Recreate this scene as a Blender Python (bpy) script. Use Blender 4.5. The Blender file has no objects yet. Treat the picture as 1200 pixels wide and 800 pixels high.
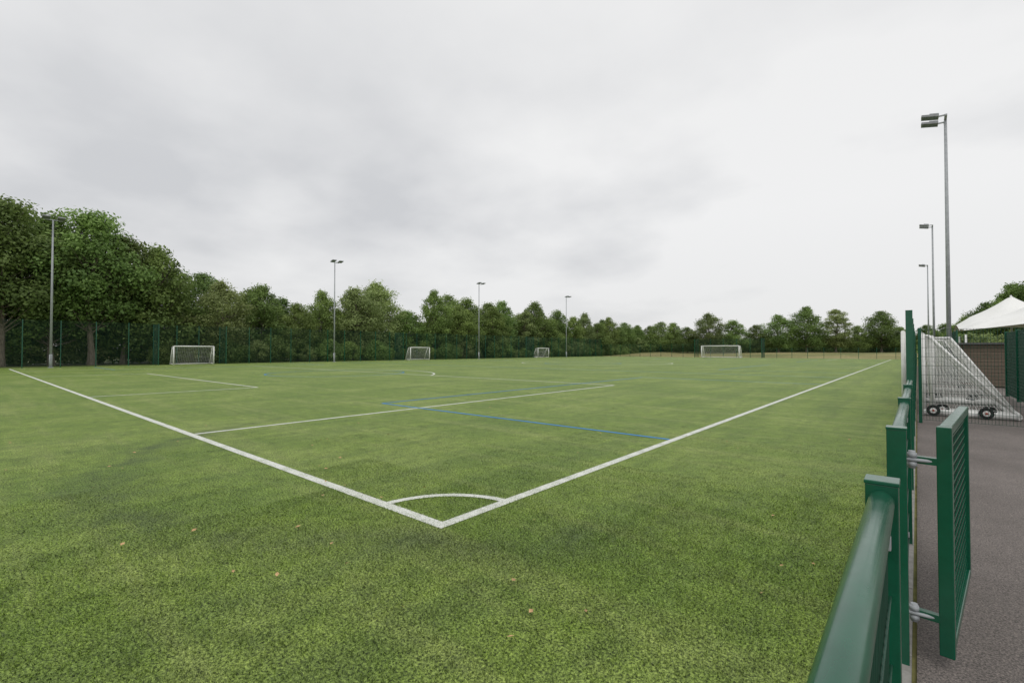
import bpy, math, random
import numpy as np
from mathutils import Vector, Matrix
random.seed(7); rng=np.random.default_rng(7)
S=bpy.context.scene
S.view_settings.view_transform='Standard'; S.view_settings.look='None'; S.view_settings.exposure=0
col=S.collection
CX,CY,CZ=3.32,-2.90,1.6

# ---------------------------------------------------------------- node helpers
def mat(name):
    m=bpy.data.materials.new(name); m.use_nodes=True
    nt=m.node_tree; b=nt.nodes['Principled BSDF']
    return m,nt,b
def N(nt,t,**k):
    n=nt.nodes.new(t)
    for a,v in k.items(): setattr(n,a,v)
    return n
def noise(nt,scale,detail=3,rough=.55,vec=None):
    n=N(nt,'ShaderNodeTexNoise'); n.inputs['Scale'].default_value=scale
    n.inputs['Detail'].default_value=detail; n.inputs['Roughness'].default_value=rough
    if vec is not None: nt.links.new(vec,n.inputs['Vector'])
    return n.outputs['Fac']
def ramp(nt,fac,stops):
    r=N(nt,'ShaderNodeValToRGB'); cr=r.color_ramp
    while len(cr.elements)<len(stops): cr.elements.new(.5)
    for e,(p,c) in zip(cr.elements,stops):
        e.position=p; e.color=(*c,1) if len(c)==3 else c
    nt.links.new(fac,r.inputs['Fac']); return r.outputs['Color']
def mixc(nt,fac,a,b,mode='MIX'):
    m=N(nt,'ShaderNodeMix',data_type='RGBA',blend_type=mode)
    for i,v in ((0,fac),(6,a),(7,b)):
        if isinstance(v,(int,float)): m.inputs[i].default_value=v
        elif isinstance(v,tuple): m.inputs[i].default_value=(*v,1)
        else: nt.links.new(v,m.inputs[i])
    return m.outputs[2]
def mth(nt,op,a,b=None,c=None):
    m=N(nt,'ShaderNodeMath',operation=op)
    for i,v in enumerate((a,b,c)):
        if v is None: continue
        if isinstance(v,(int,float)): m.inputs[i].default_value=v
        else: nt.links.new(v,m.inputs[i])
    return m.outputs[0]
def mrange(nt,v,a,b,c,d):
    k=N(nt,'ShaderNodeMapRange'); nt.links.new(v,k.inputs[0])
    for i,q in enumerate((a,b,c,d)): k.inputs[i+1].default_value=q
    return k.outputs[0]
def pos(nt): return N(nt,'ShaderNodeNewGeometry').outputs['Position']
def scaled(nt,vec,s,rz=0):
    m=N(nt,'ShaderNodeMapping'); m.inputs['Scale'].default_value=s; m.inputs['Rotation'].default_value=(0,0,rz)
    nt.links.new(vec,m.inputs['Vector']); return m.outputs[0]
def bump(nt,b,h,strength,dist):
    n=N(nt,'ShaderNodeBump'); n.inputs['Strength'].default_value=strength; n.inputs['Distance'].default_value=dist
    nt.links.new(h,n.inputs['Height']); nt.links.new(n.outputs[0],b.inputs['Normal'])

# ---------------------------------------------------------------- materials
def turf_colour(nt,p):
    st=noise(nt,1.0,5,.65,scaled(nt,p,(1.4,.12,1)))       # brushing streaks
    st2=noise(nt,1.0,4,.65,scaled(nt,p,(.16,1.6,1)))
    big=noise(nt,.30,5,.68,p)
    fine=noise(nt,60,2,.8,p)
    med=noise(nt,4.2,6,.85,p)
    c=ramp(nt,big,[(.34,(.138,.222,.040)),(.5,(.188,.274,.052)),(.64,(.245,.325,.080))])
    c=mixc(nt,mth(nt,'MULTIPLY',ramp(nt,st,[(.46,(0,0,0)),(.62,(1,1,1))]),.42),c,(.105,.170,.042))
    c=mixc(nt,mth(nt,'MULTIPLY',ramp(nt,st2,[(.5,(0,0,0)),(.64,(1,1,1))]),.38),c,(.30,.35,.12))
    c=mixc(nt,.85,c,ramp(nt,med,[(.32,(.50,.53,.52)),(.5,(.98,.98,.98)),(.68,(1.32,1.30,1.3))]),'MULTIPLY')
    sx=N(nt,'ShaderNodeSeparateXYZ'); nt.links.new(p,sx.inputs[0])
    wob=mth(nt,'MULTIPLY',mth(nt,'SUBTRACT',noise(nt,.6,4,.65,p),.5),1.3)
    r=mth(nt,'SQRT',mth(nt,'ADD',mth(nt,'POWER',mth(nt,'ADD',sx.outputs[0],3.2),2),mth(nt,'POWER',mth(nt,'SUBTRACT',sx.outputs[1],3.2),2)))
    d=mth(nt,'ABSOLUTE',mth(nt,'SUBTRACT',mth(nt,'ADD',r,wob),5.0))
    k=mrange(nt,d,0,.55,1,0)
    near=mrange(nt,sx.outputs[1],.2,3.5,1,0.0)
    brk=ramp(nt,noise(nt,1.1,4,.7,p),[(.38,(0,0,0)),(.60,(1,1,1))])
    c=mixc(nt,mth(nt,'MULTIPLY',mth(nt,'MULTIPLY',mth(nt,'MULTIPLY',k,near),brk),.65),c,(.07,.10,.045))
    c=mixc(nt,1.0,c,ramp(nt,fine,[(.36,(.14,.16,.15)),(.5,(.90,.90,.88)),(.68,(1.95,1.85,1.85))]),'MULTIPLY')
    return c,fine
m_turf,nt,b=mat('turf'); p=pos(nt); c,f=turf_colour(nt,p)
nt.links.new(c,b.inputs['Base Color']); b.inputs['Roughness'].default_value=.7; b.inputs['Specular IOR Level'].default_value=.3
bump(nt,b,f,.8,.015)

m_fib,nt,b=mat('turf_fibre'); p=pos(nt); c,f=turf_colour(nt,p)
sx=N(nt,'ShaderNodeSeparateXYZ'); nt.links.new(p,sx.inputs[0])
x=mth(nt,'ADD',sx.outputs[0],mth(nt,'MULTIPLY',mth(nt,'SUBTRACT',noise(nt,60,2,.5,p),.5),.09))
y=mth(nt,'ADD',sx.outputs[1],mth(nt,'MULTIPLY',mth(nt,'SUBTRACT',noise(nt,50,2,.5,p),.5),.09))
lt=lambda a,v: mth(nt,'LESS_THAN',a,v)
gt=lambda a,v: mth(nt,'GREATER_THAN',a,v)
l1=mth(nt,'MULTIPLY',lt(mth(nt,'ABSOLUTE',x),.055),gt(y,-.06))
l2=mth(nt,'MULTIPLY',lt(mth(nt,'ABSOLUTE',y),.055),lt(x,.06))
rr=mth(nt,'SQRT',mth(nt,'ADD',mth(nt,'POWER',x,2),mth(nt,'POWER',y,2)))
l3=mth(nt,'MULTIPLY',mth(nt,'MULTIPLY',lt(mth(nt,'ABSOLUTE',mth(nt,'SUBTRACT',rr,.9)),.042),lt(x,0)),gt(y,0))
l4=mth(nt,'MULTIPLY',lt(mth(nt,'ABSOLUTE',mth(nt,'ADD',x,7.15)),.05),gt(y,0))
mask=mth(nt,'MAXIMUM',mth(nt,'MAXIMUM',mth(nt,'MAXIMUM',l1,l2),l3),l4)
bmask=mth(nt,'MULTIPLY',lt(mth(nt,'ABSOLUTE',mth(nt,'SUBTRACT',y,5.4)),.038),mth(nt,'MULTIPLY',lt(x,-.06),gt(x,-8.9)))
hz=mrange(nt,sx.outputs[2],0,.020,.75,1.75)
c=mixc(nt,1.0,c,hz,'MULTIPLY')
c=mixc(nt,bmask,c,(.03,.24,.58))
c=mixc(nt,mask,c,(.80,.81,.77))
nt.links.new(c,b.inputs['Base Color']); b.inputs['Roughness'].default_value=.45; b.inputs['Specular IOR Level'].default_value=.4

def line_mat(name,colr,wear):
    m,nt,b=mat(name); p=pos(nt)
    f=noise(nt,70,2,.8,p); g=noise(nt,4,3,.6,p)
    w=ramp(nt,mth(nt,'ADD',mth(nt,'MULTIPLY',f,.7),mth(nt,'MULTIPLY',g,.3)),[(.36,(1,1,1)),(.56,(0,0,0))])
    c=mixc(nt,mth(nt,'MULTIPLY',w,wear),colr,(.14,.20,.06))
    nt.links.new(c,b.inputs['Base Color']); b.inputs['Roughness'].default_value=.8
    bump(nt,b,f,.6,.01); return m
m_white=line_mat('white_line_fibre',(.78,.79,.75),.75)
m_blue=line_mat('blue_line_fibre',(.02,.24,.62),.3)

m_tar,nt,b=mat('tarmac'); p=pos(nt)
c=ramp(nt,noise(nt,.8,5,.65,p),[(.3,(.125,.110,.100)),(.7,(.19,.168,.155))])
c=mixc(nt,1.0,c,ramp(nt,noise(nt,100,3,.8,p),[(.32,(.22,.22,.22)),(.5,(1,1,1)),(.70,(2.3,2.2,2.15))]),'MULTIPLY')
nt.links.new(c,b.inputs['Base Color']); b.inputs['Roughness'].default_value=.9
bump(nt,b,noise(nt,110,3,.8,p),.9,.008)

m_ground,nt,b=mat('meadow_grass'); p=pos(nt)
c=ramp(nt,noise(nt,.06,6,.7,p),[(.35,(.16,.18,.055)),(.50,(.27,.25,.09)),(.68,(.38,.32,.15))])
c=mixc(nt,1.0,c,ramp(nt,noise(nt,3,4,.8,p),[(.3,(.5,.5,.5)),(.7,(1.3,1.3,1.3))]),'MULTIPLY')
nt.links.new(c,b.inputs['Base Color']); b.inputs['Roughness'].default_value=.95

m_soil,nt,b=mat('woodland_floor'); p=pos(nt)
c=ramp(nt,noise(nt,.9,6,.7,p),[(.35,(.05,.06,.025)),(.65,(.13,.16,.05))])
nt.links.new(c,b.inputs['Base Color']); b.inputs['Roughness'].default_value=.95

def paint(name,colr,rough,var=.25,spec=.5,scale=6):
    m,nt,b=mat(name); tc=N(nt,'ShaderNodeTexCoord').outputs['Object']
    n=noise(nt,scale,5,.7,tc)
    c=mixc(nt,ramp(nt,n,[(.35,(0,0,0)),(.7,(1,1,1))]),tuple(v*(1-var) for v in colr),tuple(min(1,v*(1+var)) for v in colr))
    nt.links.new(c,b.inputs['Base Color']); 
    nt.links.new(mrange(nt,noise(nt,scale*3,4,.7,tc),0,1,rough*.6,rough*1.5),b.inputs['Roughness'])
    b.inputs['Specular IOR Level'].default_value=spec
    return m
m_green=paint('green_powder_coat',(.004,.088,.046),.22,.15,.6)
m_greenw=paint('green_wire',(.005,.050,.028),.5,.2)
m_gal=paint('galvanised_steel',(.36,.38,.40),.5,.15); 
m_dark=paint('lamp_housing',(.30,.31,.33),.5,.2)
m_glass=paint('lamp_glass',(.22,.24,.30),.6,.1,.1)
m_wp=paint('white_frame_paint',(.80,.80,.78),.4,.1)
m_net=paint('white_net',(.74,.74,.72),.8,.1)
m_rub=paint('black_rubber',(.015,.015,.016),.7,.2)
m_red=paint('red_hub',(.35,.05,.03),.5,.2)
m_canv=paint('canopy_fabric',(.80,.80,.78),.6,.05,scale=.6)
m_conc=paint('concrete_edging',(.26,.25,.23),.9,.25,scale=12)
m_tim=paint('timber_boards',(.15,.115,.085),.85,.12,scale=2)
m_roof=paint('felt_roof',(.10,.10,.10),.9,.2)
m_litter=paint('dry_leaf',(.52,.33,.16),.8,.4,scale=20)
m_bark,nt,b=mat('bark'); tc=N(nt,'ShaderNodeTexCoord').outputs['Object']
c=ramp(nt,noise(nt,5,5,.7,scaled(nt,tc,(3,3,.5))),[(.3,(.08,.065,.05)),(.7,(.30,.25,.20))])
nt.links.new(c,b.inputs['Base Color']); b.inputs['Roughness'].default_value=.9

def leafmat(name,dark,light):
    m,nt,b=mat(name)
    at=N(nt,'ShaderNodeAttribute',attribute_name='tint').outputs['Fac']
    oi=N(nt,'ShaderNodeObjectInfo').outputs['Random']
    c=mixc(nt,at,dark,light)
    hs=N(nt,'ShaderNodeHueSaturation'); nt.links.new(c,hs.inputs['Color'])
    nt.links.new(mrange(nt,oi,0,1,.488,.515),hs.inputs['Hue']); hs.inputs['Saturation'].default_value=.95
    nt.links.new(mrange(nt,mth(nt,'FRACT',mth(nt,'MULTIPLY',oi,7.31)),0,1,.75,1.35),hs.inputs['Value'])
    nt.links.new(hs.outputs[0],b.inputs['Base Color']); b.inputs['Roughness'].default_value=.6; b.inputs['Specular IOR Level'].default_value=.3
    tr=N(nt,'ShaderNodeBsdfTranslucent'); nt.links.new(hs.outputs[0],tr.inputs[0])
    ms=N(nt,'ShaderNodeMixShader'); ms.inputs[0].default_value=.33
    nt.links.new(b.outputs[0],ms.inputs[1]); nt.links.new(tr.outputs[0],ms.inputs[2])
    nt.links.new(ms.outputs[0],nt.nodes['Material Output'].inputs['Surface'])
    return m
m_leaf=leafmat('leaf_green',(.065,.115,.026),(.25,.35,.085))
m_leaf2=leafmat('leaf_light',(.115,.165,.05),(.35,.43,.15))

# ---------------------------------------------------------------- mesh builder
class MB:
    def __init__(s): s.v=[];s.f=[];s.m=[];s.mats=[];s.sm=[]
    def mi(s,m):
        if m not in s.mats: s.mats.append(m)
        return s.mats.index(m)
    def box(s,c,h,m,ax=None):
        c=Vector(c); ax=ax or (Vector((1,0,0)),Vector((0,1,0)),Vector((0,0,1)))
        o=len(s.v)
        for i in (-1,1):
            for j in (-1,1):
                for k in (-1,1): s.v.append(tuple(c+ax[0]*h[0]*i+ax[1]*h[1]*j+ax[2]*h[2]*k))
        for q in ((0,1,3,2),(4,6,7,5),(0,4,5,1),(2,3,7,6),(0,2,6,4),(1,5,7,3)):
            s.f.append([o+a for a in q]); s.m.append(s.mi(m)); s.sm.append(False)
    def tube(s,a,b,r0,m,r1=None,n=8,cap=True):
        a=Vector(a);b=Vector(b); r1=r0 if r1 is None else r1
        d=(b-a).normalized(); u=d.orthogonal().normalized(); w=d.cross(u)
        o=len(s.v)
        for P,r in ((a,r0),(b,r1)):
            for i in range(n):
                t=2*math.pi*i/n; s.v.append(tuple(P+(u*math.cos(t)+w*math.sin(t))*r))
        for i in range(n):
            j=(i+1)%n; s.f.append([o+i,o+j,o+n+j,o+n+i]); s.m.append(s.mi(m)); s.sm.append(n>4)
        if cap:
            s.f.append([o+i for i in range(n)][::-1]); s.m.append(s.mi(m)); s.sm.append(False)
            s.f.append([o+n+i for i in range(n)]); s.m.append(s.mi(m)); s.sm.append(False)
    def poly(s,pts,m):
        o=len(s.v); s.v+= [tuple(q) for q in pts]; s.f.append(list(range(o,o+len(pts)))); s.m.append(s.mi(m)); s.sm.append(False)
    def mesh(s,name):
        me=bpy.data.meshes.new(name); me.from_pydata(s.v,[],s.f)
        for m in s.mats: me.materials.append(m)
        me.polygons.foreach_set('material_index',s.m); me.polygons.foreach_set('use_smooth',s.sm); me.update(); return me
    def obj(s,name,loc=(0,0,0),rz=0,parent=None,bevel=0):
        ob=bpy.data.objects.new(name,s.mesh(name)); ob.location=loc; ob.rotation_euler=(0,0,rz); col.objects.link(ob)
        if parent: ob.parent=parent
        if bevel:
            bv=ob.modifiers.new('bevel','BEVEL'); bv.width=bevel; bv.segments=3; bv.limit_method='ANGLE'; bv.angle_limit=math.radians(50)
        return ob
def empty(name,loc=(0,0,0)):
    e=bpy.data.objects.new(name,None); e.location=loc; col.objects.link(e); return e
def sheet(name,x0,y0,x1,y1,z,m):
    b=MB(); b.poly([(x0,y0,z),(x1,y0,z),(x1,y1,z),(x0,y1,z)],m); return b.obj(name)

# ---------------------------------------------------------------- ground
sheet('ground',-1500,-1500,1500,1500,-.03,m_ground)
sheet('artificial_turf',-59.8,-7,3.16,103.2,0,m_turf)
sheet('woodland_floor',-110,-40,-59.85,120,-.015,m_soil)
sheet('tarmac_path',3.30,-12,30,60,-.012,m_tar)
k=MB()
yy=-7.0
while yy<103: k.box((3.225,yy+.455,-.02),(.055,.452,.045),m_conc); yy+=.914
k.obj('concrete_edging')
# gently rising meadow beyond the far fence
def bankz(x,y):
    t=min(1,max(0,(y-106-.25*max(0,x+40)*.3)/34)); t=t*t*(3-2*t)
    return -.04+.95*t+(.08*math.sin(x*.21)+.06*math.sin(x*.07+y*.13))*t
b=MB(); nx,ny=60,30
for i in range(nx+1):
    for j in range(ny+1):
        x=-120+180*i/nx; y=105.5+115*j/ny; b.v.append((x,y,bankz(x,y)))
for i in range(nx):
    for j in range(ny):
        o=i*(ny+1)+j; b.f.append([o,o+ny+1,o+ny+2,o+1]); b.m.append(b.mi(m_ground)); b.sm.append(True)
b.obj('meadow_bank')

# pitch markings
ln=MB(); Z=.004
def hline(x0,y0,x1,y1,w,m,z):
    x0,x1=min(x0,x1),max(x0,x1); y0,y1=min(y0,y1),max(y0,y1)
    if x1-x0<y1-y0: x0-=w/2;x1+=w/2
    else: y0-=w/2;y1+=w/2
    n=int(max(x1-x0,y1-y0)/3)+1
    for i in range(n):
        if x1-x0<y1-y0:
            a=y0+(y1-y0)*i/n; bb=y0+(y1-y0)*(i+1)/n; ln.poly([(x0,a,z),(x1,a,z),(x1,bb,z),(x0,bb,z)],m)
        else:
            a=x0+(x1-x0)*i/n; bb=x0+(x1-x0)*(i+1)/n; ln.poly([(a,y0,z),(bb,y0,z),(bb,y1,z),(a,y1,z)],m)
def arc(cx,cy,r,a0,a1,w,m,z,n=48):
    for i in range(n):
        t0=math.radians(a0+(a1-a0)*i/n); t1=math.radians(a0+(a1-a0)*(i+1)/n)
        ln.poly([(cx+(r-w/2)*math.cos(t0),cy+(r-w/2)*math.sin(t0),z),(cx+(r+w/2)*math.cos(t0),cy+(r+w/2)*math.sin(t0),z),
                 (cx+(r+w/2)*math.cos(t1),cy+(r+w/2)*math.sin(t1),z),(cx+(r-w/2)*math.cos(t1),cy+(r-w/2)*math.sin(t1),z)],m)
W,L,M=54.6,98.0,-27.3
w=.12
hline(0,-.06,0,L+.06,w,m_white,Z); hline(-W,-.06,-W,L+.06,w,m_white,Z)
hline(-W+.06,0,-.06,0,w,m_white,Z); hline(-W+.06,L,-.06,L,w,m_white,Z); hline(-W+.06,L/2,-.06,L/2,w,m_white,Z)
for s,y0 in ((1,0),(-1,L)):
    for hw,dd in ((20.15,16.5),(9.16,5.5)):
        ya,yb=y0+s*.07,y0+s*dd
        for sg in (-1,1): hline(M+sg*hw,ya,M+sg*hw,yb,.11,m_white,Z)
        hline(M-hw+.05,yb,M+hw-.05,yb,.11,m_white,Z+.001)
    t=math.degrees(math.asin(5.6/9.15))
    if s>0: arc(M,11,9.15,t,180-t,.12,m_white,Z)
    else: arc(M,L-11,9.15,180+t,360-t,.12,m_white,Z)
arc(M,L/2,9.15,0,360,.13,m_white,Z+.001,80)
arc(0,0,.9,93,177,.09,m_white,Z+.001,20)
arc(-W,0,.9,3,87,.09,m_white,Z+.001,20); arc(0,L,.9,183,267,.09,m_white,Z+.001,20)
for yc in (14.3,46,78.5):
    for sx_,x0 in ((-1,0),(1,-W)):
        xa=x0+sx_*.07; xb=x0+sx_*8.9
        for sg in (-1,1): hline(xa,yc+sg*8.9,xb,yc+sg*8.9,.085,m_blue,Z+.002)
        hline(xb,yc-8.86,xb,yc+8.86,.085,m_blue,Z+.003)
    arc(M,yc,4.5,0,360,.085,m_blue,Z+.003,40)
for y in (30.2,62.3): hline(-W+.1,y,-.1,y,.085,m_blue,Z+.002)
ln.obj('pitch_markings')

# turf fibres near the viewpoint
def fibre_mesh(seed,n):
    r=np.random.default_rng(seed)
    P=r.random((n,2)); h=r.uniform(.009,.026,n); a=r.uniform(0,2*np.pi,n); lean=r.normal(0,.010,(n,2))+np.array([.004,-.006]); wd=r.uniform(.0013,.0032,n)
    V=np.zeros((n,3,3)); dx=np.cos(a)*wd; dy=np.sin(a)*wd
    V[:,0,0]=P[:,0]-dx;V[:,0,1]=P[:,1]-dy;V[:,1,0]=P[:,0]+dx;V[:,1,1]=P[:,1]+dy
    V[:,2,0]=P[:,0]+lean[:,0];V[:,2,1]=P[:,1]+lean[:,1];V[:,2,2]=h
    V[:,:,0:2]-=.5
    me=bpy.data.meshes.new('fibre_patch'); me.from_pydata(V.reshape(-1,3).tolist(),[],np.arange(n*3).reshape(-1,3).tolist()); me.materials.append(m_fib); return me
cnt=[8000,6000,4200,2600,1500,800,400]
fm=[[fibre_mesh(i*10+q,n) for q in range(2)] for i,n in enumerate(cnt)]
par=empty('artificial_turf_fibres')
for i in range(14):
    for j in range(14):
        xc=2.66-i; yc=-4.4+j
        d=math.hypot(xc-CX,yc-CY)
        lv=int(max(0,(d-2.8)*.85+random.uniform(-.5,.5)))
        if lv>6: continue
        o=bpy.data.objects.new('fibre_patch',random.choice(fm[lv])); o.location=(xc,yc,.001)
        o.scale=(1,1,1 if lv<2 else max(.4,1-.12*lv)); col.objects.link(o); o.parent=par

# fallen leaves
lf=MB()
spots=[(-.9,-.9),(-2.1,.0),(1.2,-.4),(.9,-1.1),(1.6,-.9),(-.4,-1.6),(.1,-1.0),(-1.6,-.3),(.6,.6)]
for _ in range(90):
    spots.append((random.uniform(-9,2.9),random.uniform(-2.5,9)))
for (xx,y2) in spots:
    s=random.uniform(.012,.028); a=random.uniform(0,6.28); u=Vector((math.cos(a),math.sin(a),random.uniform(-.2,.3)))*s; v=Vector((-math.sin(a),math.cos(a),random.uniform(-.2,.5)))*s*.6
    c0=Vector((xx,y2,.030)); lf.poly([c0-u,c0-v*.9,c0+u,c0+v+Vector((0,0,.004))],m_litter)
lf.obj('fallen_leaves')

# ---------------------------------------------------------------- fences
def add_panel(b,p0,p1,z0,h,vs=.05,hs=.2,wr=.003,twin=True):
    p0=Vector((*p0,0));p1=Vector((*p1,0)); d=(p1-p0); Ln=d.length; d.normalize(); nn=Vector((-d.y,d.x,0)); up=Vector((0,0,1))
    n=int(Ln/vs)
    for i in range(1,n):
        c=p0+d*(i*Ln/n); b.box((c.x,c.y,z0+h/2),(wr,wr,h/2),m_greenw,(d,nn,up))
    nh=max(1,int(round(h/hs)))
    for j in range(nh+1):
        z=z0+h*j/nh; c=(p0+p1)/2
        for sgn in ((-1,1) if twin else (0,)):
            b.box((c.x+nn.x*sgn*wr*2.1,c.y+nn.y*sgn*wr*2.1,z),(Ln/2,wr,wr),m_greenw,(d,nn,up))
def mesh_fence(name,pts,h,post=.03,sp=2.52,**k):
    b=MB()
    for p0,p1 in zip(pts[:-1],pts[1:]):
        Ln=math.dist(p0,p1); n=max(1,round(Ln/sp))
        for i in range(n+1):
            t=i/n; x=p0[0]+(p1[0]-p0[0])*t; y=p0[1]+(p1[1]-p0[1])*t
            if i<n or p1==pts[-1]:
                b.box((x,y,(h+.04)/2-.02),(post,post,(h+.08)/2),m_green)
        add_panel(b,p0,p1,.06,h-.06,**k)
    return b.obj(name)
FX=-57.3
pts=[(2.6,-6.6),(FX,-6.6)]
for yc in (14.1,45.3,78.2):
    pts+=[(FX,yc-3.2),(FX-2.1,yc-3.2),(FX-2.1,yc+3.2),(FX,yc+3.2)]
pts+=[(FX,102.6)]
mesh_fence('ball_stop_fence',pts[1:],4.3,post=.035,vs=.07,hs=.2,wr=.0038,twin=False)
mesh_fence('mesh_fence',[(2.6,-6.6),(FX,-6.6)],4.3,post=.035,vs=.1,wr=.003)
mesh_fence('mesh_fence',[(FX+.1,102.8),(-34,102.8)],3.0,vs=.08,wr=.004,twin=False)
mesh_fence('ball_stop_fence',[(-34,102.7),(-34,105),(-20.6,105),(-20.6,102.7)],4.0,post=.04,vs=.08,wr=.005,twin=False)
mesh_fence('mesh_fence',[(-20.5,102.8),(3.1,102.8)],2.0,vs=.12,wr=.004,twin=False)

# spectator rail along the near side
RX=3.233
def rail_section(name,y0,y1,end0=True,end1=True):
    b=MB(); n=max(1,round((y1-y0)/2.0))
    for i in range(n+1):
        if (i==0 and not end0) or (i==n and not end1): continue
        y=y0+(y1-y0)*i/n
        b.box((RX,y,.59),(.04,.04,.605),m_green); b.box((RX,y,1.2),(.043,.043,.006),m_green)
    for i in range(n):
        a=y0+(y1-y0)*i/n+.041; c=y0+(y1-y0)*(i+1)/n-.041
        b.tube((RX,a,1.148),(RX,c,1.148),.032,m_green,n=28)
        add_panel(b,(RX+.012,a),(RX+.012,c),.07,1.0,vs=.05,hs=.2,wr=.003)
        for z in (.1,1.03):
            for e in (a+.012,c-.012): b.box((RX,e,z),(.022,.012,.02),m_gal)
    return b.obj(name,bevel=.004 if y1<7 else 0)
rail_section('spectator_rail_fence',-9.05,-1.05)
rail_section('spectator_rail_fence',.25,6.1,True,False)
mesh_fence('mesh_fence',[(RX,6.14),(RX,10.96)],2.14,post=.04,sp=2.4)
rail_section('spectator_rail_fence',24.1,102.4)
mesh_fence('mesh_fence',[(RX,11.1),(RX,24)],2.14,post=.04)
mesh_fence('mesh_fence',[(3.36,11.03),(5.6,11.03)],2.05,post=.03,vs=.05,wr=.003)
mesh_fence('mesh_fence',[(5.7,11.03),(5.7,21)],2.2,post=.05,vs=.035,hs=.1,wr=.0045)
mesh_fence('mesh_fence',[(4.9,31),(4.9,48)],2.6,post=.04,vs=.04,hs=.1,wr=.005)

# gate (open leaf)
g=empty('pedestrian_gate',(3.42,.37,0)); g.rotation_euler=(0,0,math.radians(-6.2))
b=MB()
Lg=1.27
b.box((0,0,.635),(.03,.03,.575),m_green); b.box((0,Lg,.635),(.025,.025,.575),m_green)
b.box((0,Lg/2,1.185),(.025,Lg/2-.032,.025),m_green); b.box((0,Lg/2,.085),(.025,Lg/2-.032,.025),m_green)
fr=b.obj('gate_frame',parent=g,bevel=.005)
b=MB()
for i in range(1,25): b.box((0,.03+i*(Lg-.06)/25,.635),(.003,.003,.52),m_greenw)
for i in range(20):
    for sg in (-1,1): b.box((sg*.0065,Lg/2,.135+i*.052),(.003,Lg/2-.028,.004),m_green)
b.obj('gate_mesh_infill',parent=g)
b=MB()
for z in (.24,1.03):
    b.box((-.075,-.015,z),(.05,.018,.018),m_green); b.tube((-.125,-.03,z-.045),(-.125,-.03,z+.045),.015,m_gal,n=14)
    b.tube((-.125,-.03,z+.012),(-.125,-.03,z+.034),.022,m_gal,n=6)
    b.tube((-.125,-.03,z-.034),(-.125,-.03,z-.012),.022,m_gal,n=6)
    b.tube((-.165,-.055,z),(-.03,-.02,z),.009,m_gal,n=10)
b.obj('hinges',parent=g)
b=MB(); b.box((0,Lg+.031,.95),(.018,.005,.07),m_dark); b.tube((0,Lg+.036,.97),(0,Lg+.085,.97),.008,m_gal)
b.obj('latch',parent=g)

# ---------------------------------------------------------------- floodlights
def floodlight(x,y,side):
    b=MB(); H=13.4
    b.box((0,0,.02),(.2,.2,.02),m_gal)
    b.tube((0,0,.04),(0,0,1.2),.12,m_gal,.115,n=14)
    b.tube((0,0,1.2),(0,0,H),.10,m_gal,.06,n=14)
    b.box((.12,0,.9),(.01,.05,.25),m_dark)
    b.box((0,0,H),(.05,.62,.04),m_gal)
    for sg in (-1,1):
        yv=sg*.5
        b.box((side*.18,yv,H+.03),(.2,.03,.03),m_gal)
        a=math.radians(12)*side
        ax=(Vector((math.cos(a),0,math.sin(a))),Vector((0,1,0)),Vector((-math.sin(a),0,math.cos(a))))
        c=Vector((side*.60,yv,H+.08))
        b.box(c,(.34,.27,.05),m_dark,ax); b.box(c+ax[2]*.075-ax[0]*side*.14,(.18,.19,.05),m_gal,ax)
        b.box(c-ax[2]*.056,(.30,.23,.006),m_glass,ax)
    b.obj('floodlight_mast',(x,y,0))
for y in (2.65,30.1,57.8,85.6): floodlight(-56.3,y,1)
for y in (29.8,57.5,85.4): floodlight(4.55,y,-1)

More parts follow.
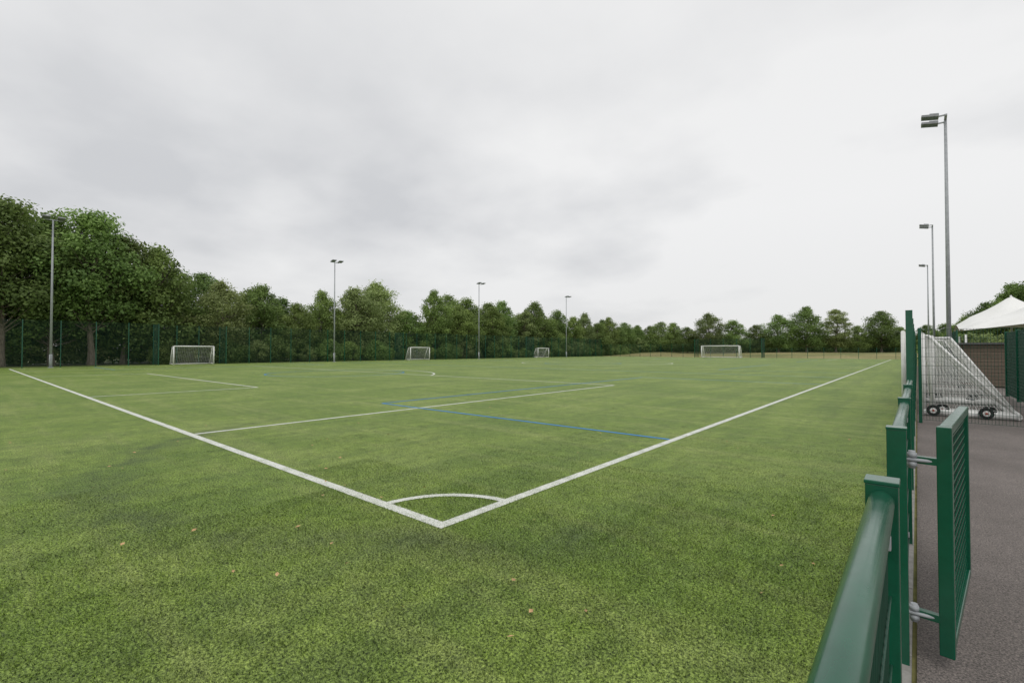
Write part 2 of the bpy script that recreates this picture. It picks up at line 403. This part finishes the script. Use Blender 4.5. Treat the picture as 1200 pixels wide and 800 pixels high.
# ---------------------------------------------------------------- goals
def grid(b,p00,p10,p11,p01,sp,r,m,sag=0.0):
    p=[Vector(q) for q in (p00,p10,p11,p01)]
    nu=max(2,int(max((p[1]-p[0]).length,(p[2]-p[3]).length)/sp)); nv=max(2,int(max((p[3]-p[0]).length,(p[2]-p[1]).length)/sp))
    nrm=(p[1]-p[0]).cross(p[3]-p[0]).normalized()
    def P(u,v): return (p[0]*(1-u)+p[1]*u)*(1-v)+(p[3]*(1-u)+p[2]*u)*v+nrm*sag*math.sin(math.pi*u)*math.sin(math.pi*v)
    st=4 if sag else 1
    for i in range(nu+1):
        for s in range(st): b.tube(P(i/nu,s/st),P(i/nu,(s+1)/st),r,m,n=3,cap=False)
    for j in range(nv+1):
        for s in range(st): b.tube(P(s/st,j/nv),P((s+1)/st,j/nv),r,m,n=3,cap=False)
def goal(name,loc,rz,w,h,dt,db,r=.05,sp=.14,nr=.006,wheels=False,br=None):
    e=empty(name,loc); e.rotation_euler=(0,0,rz); br=br or r*.8
    b=MB(); a=w/2
    for s in (-1,1):
        b.tube((s*a,0,0.0),(s*a,0,h),r,m_wp,n=14)
        b.tube((s*a,0,h-.03),(s*a,dt,h-.03),r*.6,m_wp); b.tube((s*a,dt,h-.03),(s*a,db,.08),r*.6,m_wp)
        b.tube((s*a,0,.08),(s*a,db,.08),br,m_wp)
    b.tube((-a,0,h),(a,0,h),r,m_wp,n=14); b.tube((-a,db,.08),(a,db,.08),br,m_wp,n=12)
    b.obj('frame',parent=e)
    n=MB()
    grid(n,(-a,dt,h),(a,dt,h),(a,db,.1),(-a,db,.1),sp,nr,m_net,sag=-.08)
    grid(n,(-a,0,h),(a,0,h),(a,dt,h),(-a,dt,h),sp,nr,m_net)
    for s in (-1,1): grid(n,(s*a,0,h),(s*a,dt,h),(s*a,db,.1),(s*a,0,.1),sp,nr,m_net)
    n.obj('net',parent=e)
    if wheels:
        k=MB()
        for s in (-1,1):
            for yy in (.18,db*.68):
                k.tube((s*(a+.07),yy,.13),(s*(a+.14),yy,.13),.13,m_rub,n=24); k.tube((s*(a+.141),yy,.13),(s*(a+.155),yy,.13),.065,m_wp,n=16)
                k.tube((s*(a+.155),yy,.13),(s*(a+.17),yy,.13),.025,m_red,n=10)
                k.box((s*(a+.0),yy,.16),(.06,.05,.02),m_gal)
        k.obj('wheels',parent=e)
    return e
rL=math.radians(90)
for y in (14.1,45.3,78.2): goal('small_football_goal',(-57.15,y,0),rL,3.8,2.0,.5,1.4,r=.065,nr=.007,sp=.16)
goal('football_goal',(M,98.2,0),0,7.32,2.44,.9,2.2,r=.085,nr=.010,sp=.2)
rR=math.radians(-90)
goal('wheeled_goal',(3.42,14.55,0),rR,3.66,1.98,.12,1.62,r=.05,br=.075,sp=.12,nr=.006,wheels=True)
goal('wheeled_goal',(3.60,15.05,0),rR,3.66,1.93,.35,1.48,r=.045,br=.06,sp=.12,nr=.006,wheels=True)
goal('wheeled_goal',(3.42,19.6,0),rR,4.88,1.95,.3,1.7,r=.05,br=.07,sp=.13,nr=.006,wheels=True)
goal('small_football_goal',(3.02,14.9,0),rR,1.1,2.1,.05,.08,r=.05,sp=.14,nr=.005)

# ---------------------------------------------------------------- timber store, canopy
e=empty('timber_store',(6.6,27.5,0))
b=MB()
for i in range(12): b.box((0,-1.5,.1+i*.15),(1.75,.02+.004*(i%2),.068),m_tim)
for i in range(12): b.box((-1.78,0,.1+i*.15),(.02+.004*(i%2),1.47,.068),m_tim)
b.box((0,0,.93),(1.74,1.46,.90),m_roof); b.obj('boarded_walls',parent=e)
b=MB(); b.box((0,0,1.88),(1.95,1.7,.04),m_roof); b.obj('roof',parent=e)
b=MB(); b.box((.6,-1.545,.8),(.42,.02,.78),m_roof); b.box((.9,-1.57,.85),(.02,.02,.06),m_gal); b.obj('door',parent=e)

e=empty('tensile_canopy')
def canz(x,y):
    z=3.1
    for (px_,py_,hh,rr_) in ((9.5,56,2.9,3.2),(11.6,50,3.1,3.0),(16.5,55,3.2,3.2),(18.5,49.5,3.2,3.2)):
        d=math.hypot(x-px_,y-py_); z=max(z,3.1+hh*math.exp(-(d/rr_)**1.0))
        z+=.25*math.exp(-(d/4)**2)
    ex=min(x-6,21-x,y-46,60-y); return z+min(0,(ex-1.0))*.35
b=MB(); n=46
V=[[(6+15*i/n,46+14*j/n) for j in range(n+1)] for i in range(n+1)]
for i in range(n+1):
    for j in range(n+1): b.v.append((*V[i][j],canz(*V[i][j])))
for i in range(n):
    for j in range(n):
        o=i*(n+1)+j; b.f.append([o,o+n+1,o+n+2,o+1]); b.m.append(b.mi(m_canv)); b.sm.append(True)
b.obj('fabric_roof',parent=e)
b=MB()
for (px_,py_,z) in ((9.5,56,6.3),(11.6,50,6.5),(16.5,55,6.6),(18.5,49.5,6.6),(6.1,46.1,2.75),(6.1,53,2.75),(6.1,59.9,2.75),(20.9,46.1,2.75),(20.9,59.9,2.75),(13.5,46.1,2.75)):
    b.tube((px_,py_,0),(px_,py_,z),.07,m_wp,n=10)
b.obj('masts',parent=e)

# ---------------------------------------------------------------- trees
def tree_mesh(name,seed,H,R,base,nl,ls,leaf,nclump=46,trunk=.22,peak=1.0):
    r=np.random.default_rng(seed); b=MB()
    P=[Vector((0,0,-.05))]; ph=r.uniform(0,6.28)
    top=H*.72; ns=7
    for i in range(1,ns+1):
        t=i/ns; P.append(Vector((math.sin(ph+t*3)*.04*H*t,math.cos(ph+t*2.3)*.04*H*t,top*t)))
    def rad(t): return trunk*(1-.82*t)*(1+.5*math.exp(-t*18))
    for i in range(ns): b.tube(P[i],P[i+1],rad(i/ns),m_bark,rad((i+1)/ns),n=8,cap=False)
    C=[];Rr=[]
    lob=r.uniform(0,6.28,3)
    for i in range(nclump):
        t=(i+.5)/nclump; tt=t**1.0*.97
        z=base+(H-base)*tt
        prof=(math.sin(math.pi*min(1,(tt*.86+.16)))**.75) if tt<.97 else .2
        if tt>.5: prof*=1-.35*peak*((tt-.5)/.5)**1.5
        a=i*2.39996+r.uniform(-.6,.6)
        lobe=1+.20*math.sin(2*a+lob[0])+.14*math.sin(3*a+lob[1]+tt*5)
        rr=R*prof*math.sqrt(r.uniform(.12,1))*lobe
        cr=r.uniform(.10,.20)*R*2*(1-.38*tt)
        c=np.array([math.cos(a)*rr*.88,math.sin(a)*rr*.88,max(base*.85,min(z,H-cr*.75)+r.normal(0,.02*H))]); C.append(c); Rr.append(cr)
        ti=min(.98,max(.18,(c[2]-H*.16)/top)); k=min(ns-1,int(ti*ns)); q=P[k].lerp(P[k+1],ti*ns-k)
        e=Vector(c); mid=q.lerp(e,.5)+Vector((0,0,-.03*H*r.random()))
        b.tube(q,mid,.25*trunk*(1-.6*tt)+.015,m_bark,.16*trunk,n=5,cap=False); b.tube(mid,e,.16*trunk,m_bark,.012,n=5,cap=False)
    bv=np.array(b.v); nb=len(b.v); bf=list(b.f)
    C=np.array(C);Rr=np.array(Rr); wts=Rr**2; wts/=wts.sum()
    idx=r.choice(len(C),nl,p=wts)
    d=r.normal(0,1,(nl,3)); d/=np.linalg.norm(d,axis=1)[:,None]
    d[:,2]=np.where((d[:,2]<-.2)&(r.random(nl)<.45),-d[:,2],d[:,2])
    rad_=Rr[idx]*np.clip(r.normal(.84,.27,nl),.15,1.7)
    c=C[idx]+d*rad_[:,None]*np.array([1.05,1.05,.95]); c[:,2]=np.maximum(c[:,2],.15)
    nrm=d+np.array([0,0,.2])+r.normal(0,.6,(nl,3)); nrm/=np.linalg.norm(nrm,axis=1)[:,None]
    t1=np.cross(nrm,r.normal(0,1,(nl,3))); t1/=np.linalg.norm(t1,axis=1)[:,None]; t2=np.cross(nrm,t1)
    s=ls*r.uniform(.55,1.35,nl)[:,None]
    Vt=np.stack([c-t1*s,c-t2*s*.55+nrm*s*.12,c+t1*s,c+t2*s*.55-nrm*s*.1],1).reshape(-1,3)
    Fl=(np.arange(nl*4).reshape(-1,4)+nb)
    me=bpy.data.meshes.new(name)
    me.from_pydata(np.vstack([bv,Vt]).tolist(),[],bf+Fl.tolist())
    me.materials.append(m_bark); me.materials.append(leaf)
    nf=len(bf); mi=np.ones(nf+nl,dtype=np.int32); mi[:nf]=0
    me.polygons.foreach_set('material_index',mi)
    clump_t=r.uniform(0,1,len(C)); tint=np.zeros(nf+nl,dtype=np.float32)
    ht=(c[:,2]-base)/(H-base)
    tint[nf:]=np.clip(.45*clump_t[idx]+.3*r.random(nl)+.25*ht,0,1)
    at=me.attributes.new('tint','FLOAT','FACE'); at.data.foreach_set('value',tint)
    me.update(); return me
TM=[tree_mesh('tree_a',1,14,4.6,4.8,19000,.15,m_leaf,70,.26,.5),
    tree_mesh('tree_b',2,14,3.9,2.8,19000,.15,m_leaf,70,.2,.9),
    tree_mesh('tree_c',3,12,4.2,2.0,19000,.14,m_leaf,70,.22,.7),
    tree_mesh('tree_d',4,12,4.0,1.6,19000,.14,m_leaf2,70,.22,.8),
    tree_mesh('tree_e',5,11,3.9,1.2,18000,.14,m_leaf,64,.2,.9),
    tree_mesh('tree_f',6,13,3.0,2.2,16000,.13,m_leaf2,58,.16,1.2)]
THt=[14,14,12,12,11,13]
BM=[tree_mesh('bush_a',11,3.4,2.4,.3,6000,.11,m_leaf,30,.05),
    tree_mesh('bush_b',12,3.0,2.8,.2,6000,.11,m_leaf,30,.05),
    tree_mesh('bush_c',13,3.6,2.2,.3,5000,.11,m_leaf2,26,.05)]
BH=[3.4,3.0,3.6]
def place(meshes,hts,i,x,y,h,name,wide=1.0,z=-.02):
    o=bpy.data.objects.new(name,meshes[i]); o.location=(x,y,z); s=h/hts[i]; k=wide*random.uniform(.92,1.12)
    o.scale=(s*k,s*k,s); o.rotation_euler=(0,0,random.uniform(0,6.28)); col.objects.link(o); return o
prof=[(-30,15.5),(0,16),(5,16.2),(12,15.4),(15,13.8),(18,13.6),(22,11.6),(26,10.2),(32,10.4),(38,11),(44,13.8),(48,13.2),(52,10.4),(61,12.6),(72,12.1),(85,12.2),(100,11.6),(115,11),(135,9.8),(160,9)]
def hgt(dy):
    for (a,ha),(c,hc) in zip(prof[:-1],prof[1:]):
        if a<=dy<=c: return ha+(hc-ha)*(dy-a)/(c-a)
    return 9
# tall trees by the near end of the far side
for (x,y,h,i,wd) in [(-66,-13,16,0,1),(-64.5,-8.5,16,1,1.1),(-65.5,-4.2,16.6,0,1.05),(-64,-.2,16.0,0,1.0),(-66,3.6,15.6,1,1.15),(-64.2,6.6,16.2,0,1.0),(-66.3,9.6,14.4,0,1.0)]:
    place(TM,THt,i,x,y,h,'broadleaf_tree',wd)
y=12.6; q=0
while y<155:
    dy=y-CY; h=hgt(dy)
    i=random.choice((1,2,3,4,5,2,4))
    if 40<dy<49: i=3
    f=(.98,.84,1.04,.78,1.0,.88)[q%6]*random.uniform(.95,1.05); q+=1
    place(TM,THt,i,-65+random.uniform(-2.0,1.4),y,h*f,'broadleaf_tree',1.05 if f>.9 else 1.2)
    y+=random.uniform(4.0,6.4)
y=-18.
while y<158:
    dy=(y-CY)*.9; h=hgt(dy)
    place(TM,THt,random.choice((1,2,4,2)),-72+random.uniform(-2,2),y,h*random.uniform(.76,1.04),'broadleaf_tree',1.15)
    y+=random.uniform(5,7.0)
y=-16.
while y<150:
    if not (0<y<11): place(BM,BH,random.randrange(3),-61.9+random.uniform(-.8,.2),y,random.uniform(1.6,3.6) if y>12 else random.uniform(.9,1.8),'shrub')
    y+=random.uniform(2.2,4.8)
y=-18.
while y<150:
    place(BM,BH,random.randrange(3),-69+random.uniform(-1,1),y,random.uniform(3.2,4.8),'shrub',1.2)
    y+=random.uniform(2.5,3.6)
# far end
for (x,y,h,i,wd) in [(-40.2,130.9,10.6,3,1.3),(-34.9,135.4,8.8,4,1.5),(-30.4,139.2,7.6,4,1.2),(-25.6,143.4,10.2,2,1.4),(-19.7,148.4,12.4,2,1.3),(-13.6,153.6,12.2,5,1.6),(-9.1,157.4,7.4,4,1.1),(-4.1,161.7,11.2,2,1.3),(-.2,165,7,4,1.3),(5.1,169.6,7.6,4,1.3),(9.4,173.2,8,4,1.3),(-46,131,7.2,4,1.3),(-52,136,8.8,4,1.2),(-58,141,9.4,2,1.2)]:
    place(TM,THt,i,x,y,h,'broadleaf_tree',wd,z=.75)
hp=empty('distant_hedgerow')
for i in range(90):
    t=i/89; x=-75+105*t; y=128+62*t+random.uniform(-3,3)
    o=place(BM,BH,random.randrange(3),x,y+3,random.uniform(2.6,5.2),'hedge_clump',1.3,z=.75); o.parent=hp
# right-hand trees
for (x,y,h,i,wd) in [(7.5,84,5,4,1.1),(10.2,84,7.6,2,1.1),(12.6,85,9.8,1,1.2),(15.6,86,12.4,2,1.2),(19,85,13.8,1,1.3),(23,84,13,2,1.2),(27,80,13,2,1.2),(9,95,6.5,4,1.3),(13,97,9,4,1.2),(5.8,108,5,4,1.2)]:
    place(TM,THt,i,x,y,h,'broadleaf_tree',wd)
for (x,y) in ((7.4,66),(8.8,68),(10.5,70),(12,66),(7,73)): place(BM,BH,random.randrange(3),x,y,3.3,'shrub',1.1)

# ---------------------------------------------------------------- world
SE,SR=math.radians(58),math.radians(150)
wd=bpy.data.worlds.new('World'); S.world=wd; wd.use_nodes=True; nt=wd.node_tree
bg=nt.nodes['Background']; out=nt.nodes['World Output']
sky=N(nt,'ShaderNodeTexSky',sky_type='NISHITA'); sky.sun_disc=False; sky.sun_elevation=SE; sky.sun_rotation=SR
nt.links.new(sky.outputs[0],bg.inputs[0]); bg.inputs[1].default_value=.08
tc=N(nt,'ShaderNodeTexCoord').outputs['Generated']
sx=N(nt,'ShaderNodeSeparateXYZ'); nt.links.new(tc,sx.inputs[0])
zz=mth(nt,'ADD',mth(nt,'MAXIMUM',sx.outputs[2],0),.25)
cb=N(nt,'ShaderNodeCombineXYZ'); nt.links.new(mth(nt,'DIVIDE',sx.outputs[0],zz),cb.inputs[0]); nt.links.new(mth(nt,'DIVIDE',sx.outputs[1],zz),cb.inputs[1]); cb.inputs[2].default_value=1.3
n1=noise(nt,.55,4,.45,cb.outputs[0]); n2=noise(nt,1.7,5,.5,cb.outputs[0])
f=mth(nt,'ADD',mth(nt,'MULTIPLY',n1,.60),mth(nt,'MULTIPLY',n2,.40))
cc=ramp(nt,f,[(.38,(.62,.63,.65)),(.46,(.75,.755,.765)),(.55,(.88,.88,.88))])
top=mrange(nt,sx.outputs[2],.30,.62,0,.55)
cc=mixc(nt,top,cc,(.87,.87,.87))
hz=ramp(nt,sx.outputs[2],[(0.0,(1,1,1)),(.25,(0,0,0))])
cc=mixc(nt,mth(nt,'MULTIPLY',hz,.7),cc,(.765,.765,.765))
b2=N(nt,'ShaderNodeBackground'); nt.links.new(cc,b2.inputs[0]); b2.inputs[1].default_value=1.02
mx=N(nt,'ShaderNodeMixShader'); mx.inputs[0].default_value=.96
nt.links.new(bg.outputs[0],mx.inputs[1]); nt.links.new(b2.outputs[0],mx.inputs[2]); nt.links.new(mx.outputs[0],out.inputs[0])
sl=bpy.data.lights.new('sun','SUN'); sl.energy=.9; sl.angle=math.radians(30); sl.color=(1,.97,.92)
so=bpy.data.objects.new('sun',sl); col.objects.link(so)
dirv=Vector((math.sin(SR)*math.cos(SE),math.cos(SR)*math.cos(SE),math.sin(SE)))
so.rotation_euler=dirv.to_track_quat('Z','Y').to_euler()

# ---------------------------------------------------------------- camera
cd=bpy.data.cameras.new('camera'); cd.sensor_width=36; cd.lens=16.68; cd.clip_start=.05; cd.clip_end=4000
co=bpy.data.objects.new('camera',cd); co.location=(CX,CY,CZ); co.rotation_euler=(math.radians(91.03),0,math.radians(40.5)); col.objects.link(co); S.camera=co
